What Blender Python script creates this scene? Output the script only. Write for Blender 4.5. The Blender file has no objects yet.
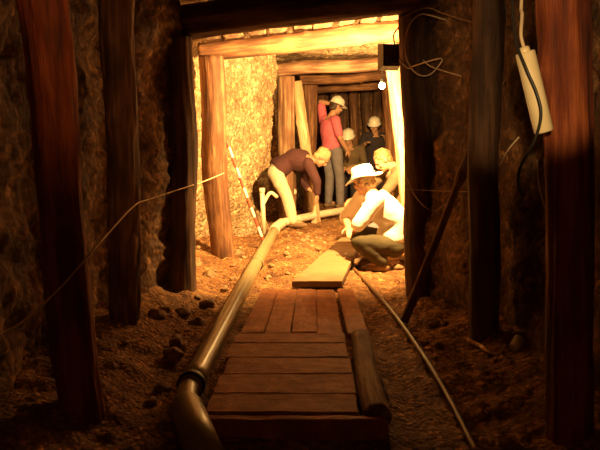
import bpy, bmesh, math, random
from mathutils import Vector, Matrix, Quaternion, noise

random.seed(7)
sc = bpy.context.scene
C = sc.collection
PI = math.pi
V = Vector

# ------------------------------------------------------------------ camera
CAM = V((0, 0, 1.25))
F = 640.0
PITCH = math.atan(95 / F)
cam = bpy.data.cameras.new('camera')
cam.sensor_width = 36
cam.lens = F / 600 * 36
cam.clip_start = 0.02
co = bpy.data.objects.new('camera', cam)
co.location = CAM
co.rotation_euler = (PI / 2 - PITCH, 0, 0)
C.objects.link(co)
sc.camera = co


def at(px, py, Y):
    """point at depth Y (metres down the tunnel) seen at a picture position"""
    u = (px - 300) / F
    v = (225 - py) / F
    cp, sp = math.cos(PITCH), math.sin(PITCH)
    d = V((u, cp + v * sp, -sp + v * cp))
    return CAM + d * (Y / d.y)


def ground(px, py, z=0.0):
    u = (px - 300) / F
    v = (225 - py) / F
    cp, sp = math.cos(PITCH), math.sin(PITCH)
    d = V((u, cp + v * sp, -sp + v * cp))
    return CAM + d * ((z - CAM.z) / d.z)


# ------------------------------------------------------------------ materials
def new_mat(name):
    m = bpy.data.materials.new(name)
    m.use_nodes = True
    nt = m.node_tree
    return m, nt, nt.nodes['Principled BSDF']


def N(nt, kind, **kw):
    n = nt.nodes.new(kind)
    for k, v in kw.items():
        if k in n.inputs:
            n.inputs[k].default_value = v
        else:
            setattr(n, k, v)
    return n


def ramp(nt, src, stops):
    r = nt.nodes.new('ShaderNodeValToRGB')
    while len(r.color_ramp.elements) > 1:
        r.color_ramp.elements.remove(r.color_ramp.elements[-1])
    r.color_ramp.elements[0].position = stops[0][0]
    r.color_ramp.elements[0].color = (*stops[0][1], 1)
    for p, c in stops[1:]:
        e = r.color_ramp.elements.new(p)
        e.color = (*c, 1)
    nt.links.new(src, r.inputs[0])
    return r.outputs[0]


def coords(nt, scale=(1, 1, 1)):
    tc = nt.nodes.new('ShaderNodeTexCoord')
    mp = nt.nodes.new('ShaderNodeMapping')
    mp.inputs['Scale'].default_value = scale
    nt.links.new(tc.outputs['Object'], mp.inputs[0])
    return mp.outputs[0]


def plain(name, col, rough=0.7, metal=0.0, var=0.12, scale=14, bump=0.0, bscale=60):
    m, nt, b = new_mat(name)
    co_ = coords(nt)
    nz = N(nt, 'ShaderNodeTexNoise', Scale=scale, Detail=5.0)
    nt.links.new(co_, nz.inputs['Vector'])
    lo = tuple(max(0, c * (1 - var)) for c in col)
    hi = tuple(min(1, c * (1 + var)) for c in col)
    nt.links.new(ramp(nt, nz.outputs['Fac'], [(0.3, lo), (0.7, hi)]), b.inputs['Base Color'])
    b.inputs['Roughness'].default_value = rough
    b.inputs['Metallic'].default_value = metal
    if bump:
        n2 = N(nt, 'ShaderNodeTexNoise', Scale=bscale, Detail=4.0)
        nt.links.new(co_, n2.inputs['Vector'])
        bp = N(nt, 'ShaderNodeBump', Strength=bump, Distance=0.01)
        nt.links.new(n2.outputs['Fac'], bp.inputs['Height'])
        nt.links.new(bp.outputs[0], b.inputs['Normal'])
    return m


def rock(name, dark, mid, light, rough=0.85, peb=26, bstr=0.8, bdist=0.03):
    m, nt, b = new_mat(name)
    co_ = coords(nt)
    n1 = N(nt, 'ShaderNodeTexNoise', Scale=3.2, Detail=9.0, Roughness=0.65)
    nt.links.new(co_, n1.inputs['Vector'])
    n2 = N(nt, 'ShaderNodeTexNoise', Scale=22.0, Detail=6.0, Roughness=0.7)
    nt.links.new(co_, n2.inputs['Vector'])
    v = N(nt, 'ShaderNodeTexVoronoi', Scale=float(peb))
    nt.links.new(co_, v.inputs['Vector'])
    mx = N(nt, 'ShaderNodeMath', operation='MULTIPLY_ADD')
    nt.links.new(n2.outputs['Fac'], mx.inputs[0])
    mx.inputs[1].default_value = 0.6
    nt.links.new(n1.outputs['Fac'], mx.inputs[2])
    col = ramp(nt, mx.outputs[0], [(0.55, dark), (0.8, mid), (1.0, light)])
    # each pebble its own tint
    hs = N(nt, 'ShaderNodeMixRGB', blend_type='MULTIPLY')
    hs.inputs[0].default_value = 0.62
    nt.links.new(col, hs.inputs[1])
    sep = nt.nodes.new('ShaderNodeSeparateColor')
    nt.links.new(v.outputs['Color'], sep.inputs[0])
    nt.links.new(ramp(nt, sep.outputs[0], [(0, (0.32, 0.27, 0.24)), (0.6, (0.8, 0.77, 0.74)), (0.86, (1, 1, 1)), (0.93, (1.9, 1.8, 1.6))]), hs.inputs[2])
    nt.links.new(hs.outputs[0], b.inputs['Base Color'])
    b.inputs['Roughness'].default_value = rough
    ad = N(nt, 'ShaderNodeMath', operation='MULTIPLY_ADD')
    nt.links.new(v.outputs['Distance'], ad.inputs[0])
    ad.inputs[1].default_value = -0.7
    nt.links.new(n2.outputs['Fac'], ad.inputs[2])
    bp = N(nt, 'ShaderNodeBump', Strength=bstr, Distance=bdist)
    nt.links.new(ad.outputs[0], bp.inputs['Height'])
    nt.links.new(bp.outputs[0], b.inputs['Normal'])
    return m


def timber(name, dark, mid, light, rough=0.8, bstr=0.7, along=1.6, across=22.0):
    """wood whose grain runs along the object's own z axis"""
    m, nt, b = new_mat(name)
    co_ = coords(nt, (across, across, along))
    n1 = N(nt, 'ShaderNodeTexNoise', Scale=1.0, Detail=7.0, Roughness=0.65)
    nt.links.new(co_, n1.inputs['Vector'])
    c2 = coords(nt, (5, 5, 2.5))
    n2 = N(nt, 'ShaderNodeTexNoise', Scale=1.0, Detail=5.0)
    nt.links.new(c2, n2.inputs['Vector'])
    mx = N(nt, 'ShaderNodeMath', operation='MULTIPLY_ADD')
    nt.links.new(n2.outputs['Fac'], mx.inputs[0])
    mx.inputs[1].default_value = 0.8
    nt.links.new(n1.outputs['Fac'], mx.inputs[2])
    nt.links.new(ramp(nt, mx.outputs[0], [(0.65, dark), (0.88, mid), (1.12, light)]), b.inputs['Base Color'])
    b.inputs['Roughness'].default_value = rough
    bp = N(nt, 'ShaderNodeBump', Strength=bstr, Distance=0.02)
    nt.links.new(n1.outputs['Fac'], bp.inputs['Height'])
    nt.links.new(bp.outputs[0], b.inputs['Normal'])
    return m


def emit(name, col, strength):
    m, nt, b = new_mat(name)
    b.inputs['Base Color'].default_value = (*col, 1)
    b.inputs['Emission Color'].default_value = (*col, 1)
    b.inputs['Emission Strength'].default_value = strength
    return m


M = {}
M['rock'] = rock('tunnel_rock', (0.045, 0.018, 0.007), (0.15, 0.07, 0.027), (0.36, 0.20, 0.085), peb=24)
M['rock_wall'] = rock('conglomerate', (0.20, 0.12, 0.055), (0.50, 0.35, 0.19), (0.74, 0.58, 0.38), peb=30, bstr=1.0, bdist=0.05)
M['dirt'] = rock('dirt', (0.11, 0.037, 0.010), (0.31, 0.14, 0.044), (0.52, 0.30, 0.115), peb=45, bstr=1.0, bdist=0.035)
M['stone'] = rock('loose_stone', (0.16, 0.09, 0.04), (0.36, 0.22, 0.11), (0.55, 0.38, 0.2), peb=14, bstr=0.5)
M['bark'] = timber('bark_timber', (0.04, 0.015, 0.006), (0.13, 0.052, 0.020), (0.25, 0.12, 0.05))
M['red'] = timber('stripped_red_timber', (0.035, 0.006, 0.0015), (0.17, 0.030, 0.005), (0.29, 0.070, 0.014))
M['weathered'] = timber('weathered_timber', (0.08, 0.035, 0.018), (0.20, 0.10, 0.05), (0.36, 0.23, 0.13))
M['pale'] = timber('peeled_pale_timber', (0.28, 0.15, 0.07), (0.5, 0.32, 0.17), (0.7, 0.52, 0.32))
M['old'] = timber('old_dark_timber', (0.03, 0.013, 0.007), (0.085, 0.038, 0.018), (0.15, 0.07, 0.033))
M['pvc'] = plain('pvc_pipe', (0.27, 0.22, 0.11), rough=0.3, var=0.12, scale=6)
M['pvc_pale'] = plain('pale_pvc', (0.75, 0.68, 0.50), rough=0.4, var=0.1, scale=9)
M['rubber'] = plain('black_rubber', (0.02, 0.016, 0.012), rough=0.5)
M['cream'] = plain('cream_plastic', (0.78, 0.64, 0.38), rough=0.35, var=0.05, scale=18)
M['white_cord'] = plain('pale_cord', (0.62, 0.46, 0.28), rough=0.6)
M['wire'] = plain('brown_wire', (0.30, 0.17, 0.08), rough=0.5)
M['string'] = plain('pale_string', (0.62, 0.47, 0.30), rough=0.8)
M['black'] = plain('black_metal', (0.03, 0.025, 0.02), rough=0.5, metal=0.3)
M['steel'] = plain('steel_bracket', (0.35, 0.3, 0.25), rough=0.4, metal=0.9)
M['hose'] = plain('brown_hose', (0.15, 0.075, 0.028), rough=0.45)
M['red_band'] = plain('red_paint', (0.42, 0.09, 0.05), rough=0.5)
M['white_band'] = plain('white_paint', (0.85, 0.8, 0.68), rough=0.5)
M['skin'] = plain('skin', (0.50, 0.27, 0.16), rough=0.55, var=0.06)
M['maroon'] = plain('maroon_cloth', (0.075, 0.026, 0.028), rough=0.9, bump=0.3)
M['creamcloth'] = plain('cream_cloth', (0.70, 0.58, 0.42), rough=0.9, bump=0.3)
M['pink'] = plain('pink_cloth', (0.72, 0.16, 0.22), rough=0.9, bump=0.3)
M['jeans'] = plain('denim', (0.20, 0.18, 0.20), rough=0.9, bump=0.3)
M['whitecloth'] = plain('white_cloth', (0.86, 0.83, 0.76), rough=0.85, var=0.04, bump=0.3)
M['olive'] = plain('olive_cloth', (0.055, 0.042, 0.018), rough=0.9, bump=0.3)
M['tan'] = plain('tan_cloth', (0.14, 0.095, 0.05), rough=0.9, bump=0.3)
M['navy'] = plain('dark_cloth', (0.035, 0.025, 0.03), rough=0.9, bump=0.3)
M['helmet'] = plain('white_helmet', (0.85, 0.80, 0.68), rough=0.3, var=0.04)
M['boot'] = plain('muddy_boot', (0.20, 0.12, 0.06), rough=0.7)
M['blond'] = plain('blond_hair', (0.24, 0.14, 0.055), rough=0.6, var=0.35, scale=40, bump=0.6, bscale=90)
M['fair'] = plain('fair_hair', (0.48, 0.34, 0.17), rough=0.6, var=0.35, scale=40, bump=0.6, bscale=90)
M['dark_hair'] = plain('dark_hair', (0.06, 0.035, 0.02), rough=0.6, bump=0.5)
M['eye'] = plain('eye', (0.03, 0.02, 0.015), rough=0.3)
M['sheet'] = plain('sandy_board', (0.24, 0.15, 0.068), rough=0.85, var=0.18, scale=7, bump=0.2)
M['glow'] = emit('lamp_glow', (1.0, 0.72, 0.36), 60)

mp_, nt_, b_ = new_mat('deck_plank')
g_ = nt_.nodes.new('ShaderNodeNewGeometry')
c_ = coords(nt_, (3, 3, 3))
w_ = N(nt_, 'ShaderNodeTexNoise', Scale=2.2, Detail=8.0, Roughness=0.65)
nt_.links.new(c_, w_.inputs['Vector'])
a_ = N(nt_, 'ShaderNodeMath', operation='MULTIPLY_ADD')
nt_.links.new(g_.outputs['Random Per Island'], a_.inputs[0])
a_.inputs[1].default_value = 0.18
nt_.links.new(w_.outputs['Fac'], a_.inputs[2])
dn_ = N(nt_, 'ShaderNodeTexNoise', Scale=4.2, Detail=8.0, Roughness=0.7)
nt_.links.new(c_, dn_.inputs['Vector'])
dm_ = N(nt_, 'ShaderNodeMixRGB', blend_type='MIX')
nt_.links.new(ramp(nt_, dn_.outputs['Fac'], [(0.42, (0, 0, 0)), (0.62, (1, 1, 1))]), dm_.inputs[0])
dm_.inputs[2].default_value = (0.26, 0.092, 0.024, 1)
nt_.links.new(dm_.outputs[0], b_.inputs['Base Color'])
nt_.links.new(ramp(nt_, a_.outputs[0], [(0.35, (0.18, 0.050, 0.011)), (0.6, (0.40, 0.135, 0.034)), (0.85, (0.54, 0.22, 0.06))]), dm_.inputs[1])
b_.inputs['Roughness'].default_value = 0.75
bp_ = N(nt_, 'ShaderNodeBump', Strength=0.8, Distance=0.02)
nt_.links.new(w_.outputs['Fac'], bp_.inputs['Height'])
nt_.links.new(bp_.outputs[0], b_.inputs['Normal'])
M['plank'] = mp_


# ------------------------------------------------------------------ helpers
def tag(o, label=None, cat=None, group=None, kind=None):
    if label: o['label'] = label
    if cat: o['category'] = cat
    if group: o['group'] = group
    if kind: o['kind'] = kind
    return o


def link(name, bm, mat, parent=None, smooth=True, loc=None, rot=None):
    bmesh.ops.recalc_face_normals(bm, faces=bm.faces[:])
    me = bpy.data.meshes.new(name)
    bm.to_mesh(me)
    bm.free()
    for m in (mat if isinstance(mat, (list, tuple)) else [mat]):
        me.materials.append(m)
    if smooth:
        for p in me.polygons:
            p.use_smooth = True
    o = bpy.data.objects.new(name, me)
    C.objects.link(o)
    if parent:
        o.parent = parent
    if loc is not None:
        o.location = loc
    if rot is not None:
        o.rotation_mode = 'QUATERNION'
        o.rotation_quaternion = rot
    return o


def thing(name, label, cat, loc=(0, 0, 0), group=None):
    o = bpy.data.objects.new(name, None)
    o.empty_display_size = 0.1
    C.objects.link(o)
    o.location = loc
    return tag(o, label, cat, group)


def fbm(p, octs=4, s=1.0, rough=0.5):
    a, t = 1.0, 0.0
    q = V(p) * s
    for _ in range(octs):
        t += a * noise.noise(q)
        q = q * 2.03 + V((3.1, 1.7, 5.3))
        a *= rough
    return t


def box(bm, c, size, rot=None, bevel=0.0, jit=0.0):
    r = bmesh.ops.create_cube(bm, size=1)
    vs = r['verts']
    for v in vs:
        p = V((v.co.x * size[0], v.co.y * size[1], v.co.z * size[2]))
        p += V((random.uniform(-jit, jit), random.uniform(-jit, jit), random.uniform(-jit, jit)))
        if rot is not None:
            p = rot @ p
        v.co = p + V(c)
    if bevel:
        es = list({e for v in vs for e in v.link_edges})
        bmesh.ops.bevel(bm, geom=es, offset=bevel, segments=2, affect='EDGES')


def frame_of(d):
    d = d.normalized()
    a = V((0, 0, 1)) if abs(d.z) < 0.9 else V((1, 0, 0))
    x = d.cross(a).normalized()
    y = d.cross(x).normalized()
    return x, y


def catmull(pts, n=10):
    P = [V(p) for p in pts]
    if len(P) < 3:
        return [P[0].lerp(P[1], i / n) for i in range(n + 1)]
    P = [P[0] * 2 - P[1]] + P + [P[-1] * 2 - P[-2]]
    out = []
    for i in range(1, len(P) - 2):
        p0, p1, p2, p3 = P[i - 1:i + 3]
        for k in range(n):
            t = k / n
            out.append(0.5 * ((2 * p1) + (p2 - p0) * t + (2 * p0 - 5 * p1 + 4 * p2 - p3) * t * t + (3 * p1 - p0 - 3 * p2 + p3) * t ** 3))
    out.append(P[-2])
    return out


def tube(bm, path, r, seg=10, cap=True, mats=None):
    rings = []
    n = len(path)
    X = None
    for i, p in enumerate(path):
        d = (path[min(i + 1, n - 1)] - path[max(i - 1, 0)]).normalized()
        if X is None:
            X, _ = frame_of(d)
        X = (X - d * X.dot(d)).normalized()
        Y = d.cross(X)
        rr = r[i] if isinstance(r, (list, tuple)) else r
        rings.append([bm.verts.new(p + (X * math.cos(a) + Y * math.sin(a)) * rr) for a in [2 * PI * k / seg for k in range(seg)]])
    for i in range(n - 1):
        for k in range(seg):
            f = bm.faces.new((rings[i][k], rings[i][(k + 1) % seg], rings[i + 1][(k + 1) % seg], rings[i + 1][k]))
            if mats:
                f.material_index = mats[i]
    if cap:
        bm.faces.new(rings[0][::-1])
        bm.faces.new(rings[-1])


def log(name, p0, p1, r0, r1, mat, seed=0, bend=0.03, rough=0.10, label=None, cat='timber', group=None, flat=None):
    """a round timber: tapering, crooked, with ridges, knots and worn ends; own z axis runs along it"""
    p0, p1 = V(p0), V(p1)
    L = (p1 - p0).length
    q = (p1 - p0).to_track_quat('Z', 'Y')
    bm = bmesh.new()
    seg, n = 40, max(14, int(L / 0.03))
    rings = []
    sv = V((seed * 7.3, seed * 3.1, seed * 5.7))
    knots = [(random.uniform(0.1, 0.9) * L, random.uniform(0, 2 * PI), random.uniform(0.03, 0.06)) for _ in range(4)]
    for i in range(n + 1):
        t = i / n
        z = t * L
        env = math.sin(PI * t)
        ax = V((bend * env * noise.noise(sv + V((z * 0.9, 0, 0))) * 2.0, bend * env * noise.noise(sv + V((0, z * 0.9, 9))) * 2.0, z))
        rr = r0 + (r1 - r0) * t
        ring = []
        for k in range(seg):
            a = 2 * PI * k / seg
            c, s = math.cos(a), math.sin(a)
            h = fbm(sv + V((c * 1.3, s * 1.3, z * 0.8)), 3) * 0.9
            h += noise.noise(sv + V((c * 4.5, s * 4.5, z * 1.2))) * 0.7
            h += noise.noise(sv + V((c * 9, s * 9, z * 2.6))) * 0.45 + noise.noise(sv + V((c * 3, s * 3, z * 9))) * 0.35
            rad = rr * (1 + rough * h)
            for kz, ka, kr in knots:
                da = math.atan2(math.sin(a - ka), math.cos(a - ka)) * rr
                dd = (da * da + (z - kz) ** 2) / (kr * kr)
                if dd < 4:
                    rad += 0.018 * math.exp(-dd * 1.5)
            ring.append(bm.verts.new(ax + V((c * rad, s * rad, 0))))
        rings.append(ring)
    for i in range(n):
        for k in range(seg):
            bm.faces.new((rings[i][k], rings[i][(k + 1) % seg], rings[i + 1][(k + 1) % seg], rings[i + 1][k]))
    bm.faces.new(rings[0][::-1])
    bm.faces.new(rings[-1])
    o = link(name, bm, mat, None, True, p0, q)
    return tag(o, label, cat, group)


# ------------------------------------------------------------------ tunnel shell
def interp(tab, y):
    if y <= tab[0][0]: return tab[0][1]
    for (a, va), (b, vb) in zip(tab, tab[1:]):
        if y <= b:
            t = (y - a) / (b - a)
            t = t * t * (3 - 2 * t)
            return va + (vb - va) * t
    return tab[-1][1]


XL = [(0, -1.30), (3.9, -1.27), (4.45, -1.03), (4.78, -0.95), (5.0, -1.18), (5.6, -1.16), (6.5, -1.10), (7.0, -0.94), (8.15, -0.37), (8.3, -0.40), (8.5, -0.78), (9.2, -0.72), (9.7, -0.25), (12.6, 0.05)]  # pinched in at the near crossbeam's post to block stray floodlight
XR = [(0, 1.36), (3.2, 1.34), (3.8, 1.28), (4.3, 1.11), (4.85, 0.97), (5.1, 1.28), (6.8, 1.45), (8.5, 1.75), (12.6, 1.95)]  # same pinch on the right, shaped to stop light leaking past the post
ZC = [(0, 2.52), (6.2, 2.50), (7.3, 2.44), (8.35, 2.20), (9.0, 2.28), (12.6, 2.25)]


def bank(x, y):
    z = 0.0
    # loose dirt heaped along the left wall, up to the pipe
    e = max(0.0, min(1.0, (-0.62 - x) / 0.6))
    z += 0.16 * e * e * (3 - 2 * e) * (1 - 0.3 * max(0, min(1, (y - 6) / 2)))
    # dig spoil between pipe and board
    z += 0.07 * math.exp(-((x + 0.02) / 0.22) ** 2 - ((y - 6.7) / 0.9) ** 2)
    # right bank
    e = max(0.0, min(1.0, (x - 0.85) / 0.45))
    z += 0.10 * e * e
    # trench right of the deck
    z -= 0.03 * math.exp(-((x - 0.50) / 0.08) ** 2) * max(0, min(1, (5.0 - y) / 0.6))
    return z


def floor_z(x, y):
    near = max(0.0, min(1.0, (-0.45 - x) / 0.2)) + max(0.0, min(1.0, (x - 0.55) / 0.2))
    amp = 0.016 + 0.022 * min(1, near)
    if y > 5.2 and x > -0.4:
        amp = 0.034
    return bank(x, y) + amp * fbm((x, y, 0.3), 4, 4.5, 0.6) + 0.012 * fbm((x, y, 4.3), 2, 1.6) - 0.012


def grid(name, nu, nv, fn, mat):
    bm = bmesh.new()
    vs = [[bm.verts.new(fn(i / nu, j / nv)) for j in range(nv + 1)] for i in range(nu + 1)]
    for i in range(nu):
        for j in range(nv):
            bm.faces.new((vs[i][j], vs[i + 1][j], vs[i + 1][j + 1], vs[i][j + 1]))
    o = link(name, bm, mat)
    return tag(o, kind='structure')


def lump(p):
    a = fbm(p, 4, 2.6, 0.6)
    b = 1 - abs(noise.noise(V(p) * 6.5 + V((9, 2, 4)))) * 2
    return a * 0.055 + b * 0.02


Y0, Y1 = 0.2, 12.7


def wl(u, v):
    y = Y0 + u * (Y1 - Y0)
    z = -0.15 + v * 2.9
    x = interp(XL, y)
    # undercut hole at the foot of the wall behind the digger
    x -= 0.38 * math.exp(-((y - 8.15) / 0.28) ** 2 - ((z - 0.42) / 0.26) ** 2)
    # the wall leans in slightly above
    x += 0.05 * (z - 1.0) * (1 if y < 8.2 else 0)
    d = lump((x * 0.2, y, z)) * (1.25 if y < 6.2 else 0.8)
    if 4.6 < y < 9.0:
        dist, _ = noise.voronoi(V((x, y, z)) * 15.0)
        d += 0.020 * (0.5 - dist[0]) + 0.014 * fbm((x, y, z), 2, 12)
    return V((x + d, y + d * 0.4, z))


def wr(u, v):
    y = Y0 + u * (Y1 - Y0)
    z = -0.15 + v * 2.9
    x = interp(XR, y)
    d = lump((x * 0.2 + 40, y, z)) * 1.3
    return V((x - d, y + d * 0.4, z))


def rc(u, v):
    y = Y0 + u * (Y1 - Y0)
    x = -1.75 + v * 4.2
    d = lump((x, y, 70)) * 0.8
    return V((x, y, interp(ZC, y) + d))


def fl(u, v):
    y = Y0 + u * (Y1 - Y0)
    x = -1.75 + v * 4.2
    return V((x, y, floor_z(x, y)))


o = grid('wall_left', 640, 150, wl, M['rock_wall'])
# near rock coloured darker to stand in for shade; pebbly band begins beyond
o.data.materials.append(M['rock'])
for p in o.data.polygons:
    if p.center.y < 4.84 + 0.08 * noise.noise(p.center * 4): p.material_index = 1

grid('wall_right', 300, 72, wr, M['rock'])
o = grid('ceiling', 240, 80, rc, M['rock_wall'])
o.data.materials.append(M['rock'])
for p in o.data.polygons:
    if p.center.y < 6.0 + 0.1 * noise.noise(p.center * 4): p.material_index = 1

grid('floor', 600, 210, fl, M['dirt'])


def wb(u, v):
    x = -1.0 + u * 3.4
    z = -0.15 + v * 2.9
    return V((x, 12.55 + lump((x, 3, z)), z))


grid('wall_back', 60, 50, wb, M['rock'])


# ------------------------------------------------------------------ timbering
def post(px0, py0, px1, py1, Y, rpx, mat, seed, label, rtop=None, z0=None, zt=None, name='timber_post', Y2=None, bend=0.03, rough=0.10, group='upright timbers propping the tunnel'):
    a = at(px0, py0, Y)
    b = at(px1, py1, Y2 or Y)
    d = (b - a) / (b.z - a.z)
    zb = -0.10 if z0 is None else z0
    lo = a + d * (zb - a.z)
    hi = b if zt is None else a + d * (zt - a.z)
    r = rpx * Y / F
    return log(name, lo, hi, r, (rtop or rpx) * Y / F, mat, seed, bend, rough, label, 'timber post', group)


post(88, 437, 47, 30, 2.60, 21, M['red'], 1, 'nearest left post, red-brown, its right edge catching light', zt=2.38, rough=0.19)
post(126, 345, 118, 30, 3.72, 15, M['bark'], 2, 'dark crooked post second along the left wall', zt=2.38, rtop=17, rough=0.22)
post(183, 297, 176, 40, 4.78, 14.5, M['old'], 3, 'straight black post on the left carrying the dark near crossbeam', zt=1.915)
post(223, 258, 211, 60, 6.20, 11.5, M['bark'], 4, 'brown lit post by the pebbly left wall behind black post', zt=1.93, rtop=12, rough=0.14)
post(569, 330, 564, 30, 2.45, 22, M['red'], 5, 'thick red-brown post nearest on the right beside the cream tube', zt=2.38, rtop=24, rough=0.12)
post(484, 300, 486, 40, 3.72, 15, M['old'], 6, 'shadowed post on the right behind the leaning pole', zt=2.38)
post(421, 290, 415, 40, 4.85, 15, M['old'], 7, 'dark post on the right carrying the floodlight', zt=2.085)
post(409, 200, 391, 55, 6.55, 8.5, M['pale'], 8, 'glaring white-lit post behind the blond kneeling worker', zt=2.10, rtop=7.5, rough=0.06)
post(287, 200, 286, 80, 8.60, 8.5, M['weathered'], 9, 'light brown post at the left of the inner frame', zt=1.945)
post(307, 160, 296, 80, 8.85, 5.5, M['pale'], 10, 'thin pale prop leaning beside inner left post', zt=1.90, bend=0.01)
post(311, 200, 310, 90, 9.75, 7.5, M['bark'], 11, 'brown post right behind the pink shirted worker', zt=1.91)
post(402, 200, 397, 80, 8.55, 8, M['bark'], 12, 'half hidden post at the right of the inner frame', zt=2.01)
post(392, 200, 389, 88, 9.75, 7, M['bark'], 13, 'brown post under the far crossbeam beyond the bulb', zt=1.98)


def beam(p0, p1, r0, r1, mat, seed, label, rough=0.10, bend=0.03):
    return log('roof_beam', p0, p1, r0, r1, mat, seed, bend, rough, label, 'roof beam', 'crossbeams under the tunnel roof')


def xb(pa, pb, Y, r, ext=0.0):
    """beam whose lower edge runs through two picture points at depth Y"""
    a, b = at(*pa, Y), at(*pb, Y)
    a.z += r; b.z += r
    d = (b - a).normalized() * ext
    return a - d, b + d


a, b = xb((185, 41), (400, 18), 4.85, 0.125, 0)
d = (b - a).normalized()
beam(a - d * 0.26, b + d * 0.32, 0.125, 0.12, M['old'], 21, 'dark crossbeam nearest the camera, held by two black posts')
a, b = xb((212, 61), (385, 43), 6.25, 0.09, 0)
d = (b - a).normalized()
beam(a - d * 0.12, b + d * 0.22, 0.085, 0.095, M['bark'], 22, 'brightly lit crossbeam whose right end glares beside the floodlight', 0.08)
a, b = xb((286, 76), (386, 69), 8.60, 0.085, 0)
d = (b - a).normalized()
beam(a - d * 0.12, b + d * 0.35, 0.085, 0.085, M['weathered'], 23, 'tan crossbeam resting on the inner light brown post')
a, b = xb((308, 84), (388, 80), 9.75, 0.07, 0)
d = (b - a).normalized()
beam(a - d * 0.12, b + d * 0.15, 0.07, 0.075, M['bark'], 24, 'brown crossbeam deeper inside, above the white helmets')
a, b = xb((322, 93), (388, 89), 10.9, 0.06, 0)
d = (b - a).normalized()
beam(a - d * 0.12, b + d * 0.12, 0.06, 0.06, M['bark'], 25, 'last dark crossbeam before the back timbers')

ORD = ['first', 'second', 'third', 'fourth', 'fifth', 'sixth', 'seventh', 'eighth', 'ninth', 'tenth', 'eleventh', 'twelfth']
# upright timbers closing the far end
for k in range(8):
    x0 = 0.42 + k * 0.205
    log('wall_timber', (x0, 12.05 + 0.05 * (k % 2), -0.08), (x0 + random.uniform(-.05, .05), 12.1, 2.14 + 0.03 * (k % 3)), 0.092, 0.085, M['old' if k % 3 else 'bark'], 40 + k,
        0.03, 0.1, '%s dark upright timber from the left at the far end' % ORD[k], 'timber post', 'upright timbers closing the far end')
# lagging boards lying on the two front beams
for k in range(9):
    t0, t1 = (k + random.uniform(-.02, .22)) / 9, (k + random.uniform(.80, 1.0)) / 9
    xa, xz = -0.93 + t0 * 1.87, -0.93 + t1 * 1.87
    bm = bmesh.new()
    xm = (xa + xz) / 2
    za = at(300, 29, 4.85).z + 0.25 + xm * 0.10
    zb = at(300, 53, 6.25).z + 0.18 + xm * 0.10
    c = V((xm, 5.60, (za + zb) / 2 + 0.035))
    rot = Matrix.Rotation(math.atan2(zb - za, 1.4), 3, 'X') @ Matrix.Rotation(-0.10 + random.uniform(-.08, .08), 3, 'Y') @ Matrix.Rotation(random.uniform(-.02, .02), 3, 'Z')
    box(bm, (0, 0, 0), (xz - xa, 1.72 + random.uniform(-.1, .1), 0.04), None, 0.006, 0.014)
    o = link('lagging_board', bm, M['weathered'], None, False, c + V((0, 0, random.uniform(0, 0.02))), rot.to_quaternion())
    tag(o, '%s roof board from the left, lying over the lit crossbeam' % ORD[k], 'board', 'roof boards over the lit crossbeam')

# ------------------------------------------------------------------ plank walkways
def plank(bm, quad, top, th, bev=0.005):
    """board over four floor points (front left, front right, back right, back left)"""
    vs_ = [bm.verts.new((p[0] + random.uniform(-.003, .003), p[1] + random.uniform(-.003, .003), z + random.uniform(-.003, .003))) for z in (top, top - th) for p in quad]
    fs = [(0, 1, 2, 3), (7, 6, 5, 4)] + [(k, k + 4, (k + 1) % 4 + 4, (k + 1) % 4) for k in range(4)]
    es = set()
    for f in fs:
        es |= set(bm.faces.new([vs_[q] for q in f]).edges)
    r = bmesh.ops.bevel(bm, geom=list(es), offset=bev, segments=2, affect='EDGES')
    reg = set(r['verts']) | set(vs_)
    fs_ = {f for v in reg if v.is_valid for f in v.link_faces}
    ed = {e for f in fs_ for e in f.edges if e.calc_length() > 0.08}
    r = bmesh.ops.subdivide_edges(bm, edges=list(ed), cuts=11, use_grid_fill=True)
    vv = {v for v in reg if v.is_valid} | {g for g in r['geom_inner'] if isinstance(g, bmesh.types.BMVert)}
    for v in vv:
        n1 = fbm(v.co + V((quad[0][1] * 5, 0, 0)), 3, 7)
        v.co.z += 0.0035 * n1 + 0.003 * noise.noise(V((v.co.x * 30, v.co.y * 30, 1)))
        v.co.y += 0.007 * noise.noise(V((v.co.x * 11, quad[0][1] * 9, 3)))
        v.co.x += 0.006 * noise.noise(V((v.co.y * 11, quad[0][0] * 9, 7)))


def lx(y): return -0.397 + (y - 2.53) * 0.028
def rx(y): return 0.250 + (y - 2.53) * 0.010


bm = bmesh.new()
ys = [2.53, 2.73, 2.96, 3.19, 3.42, 3.60]
for y0, y1 in zip(ys, ys[1:]):
    e0, e1 = random.uniform(-.012, .012), random.uniform(-.008, .008)
    plank(bm, ((lx(y0) + e0, y0 + .004), (rx(y0) + e1, y0 + .004), (rx(y1) + e1, y1 - .004), (lx(y1) + e0, y1 - .004)), 0.082, 0.036)
wk = thing('plank_walkway', 'near section of plank walkway, its boards laid crosswise', 'walkway', (-0.07, 3.05, 0), 'sections of plank walkway')
P = link('planks', bm, M['plank'], wk, False); P.location = -V(wk.location)
bm = bmesh.new()
plank(bm, ((-0.405, 2.482), (0.362, 2.475), (0.362, 2.522), (-0.405, 2.525)), 0.075, 0.105)
P = link('front_board', bm, M['plank'], wk, False); P.location = -V(wk.location)
for yb in (2.75, 3.45):
    bm = bmesh.new()
    box(bm, (-0.07, yb, 0.018), (0.58, 0.09, 0.055), None, 0.005, 0.003)
    P = link('bearer', bm, M['plank'], wk, False); P.location = -V(wk.location)

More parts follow.
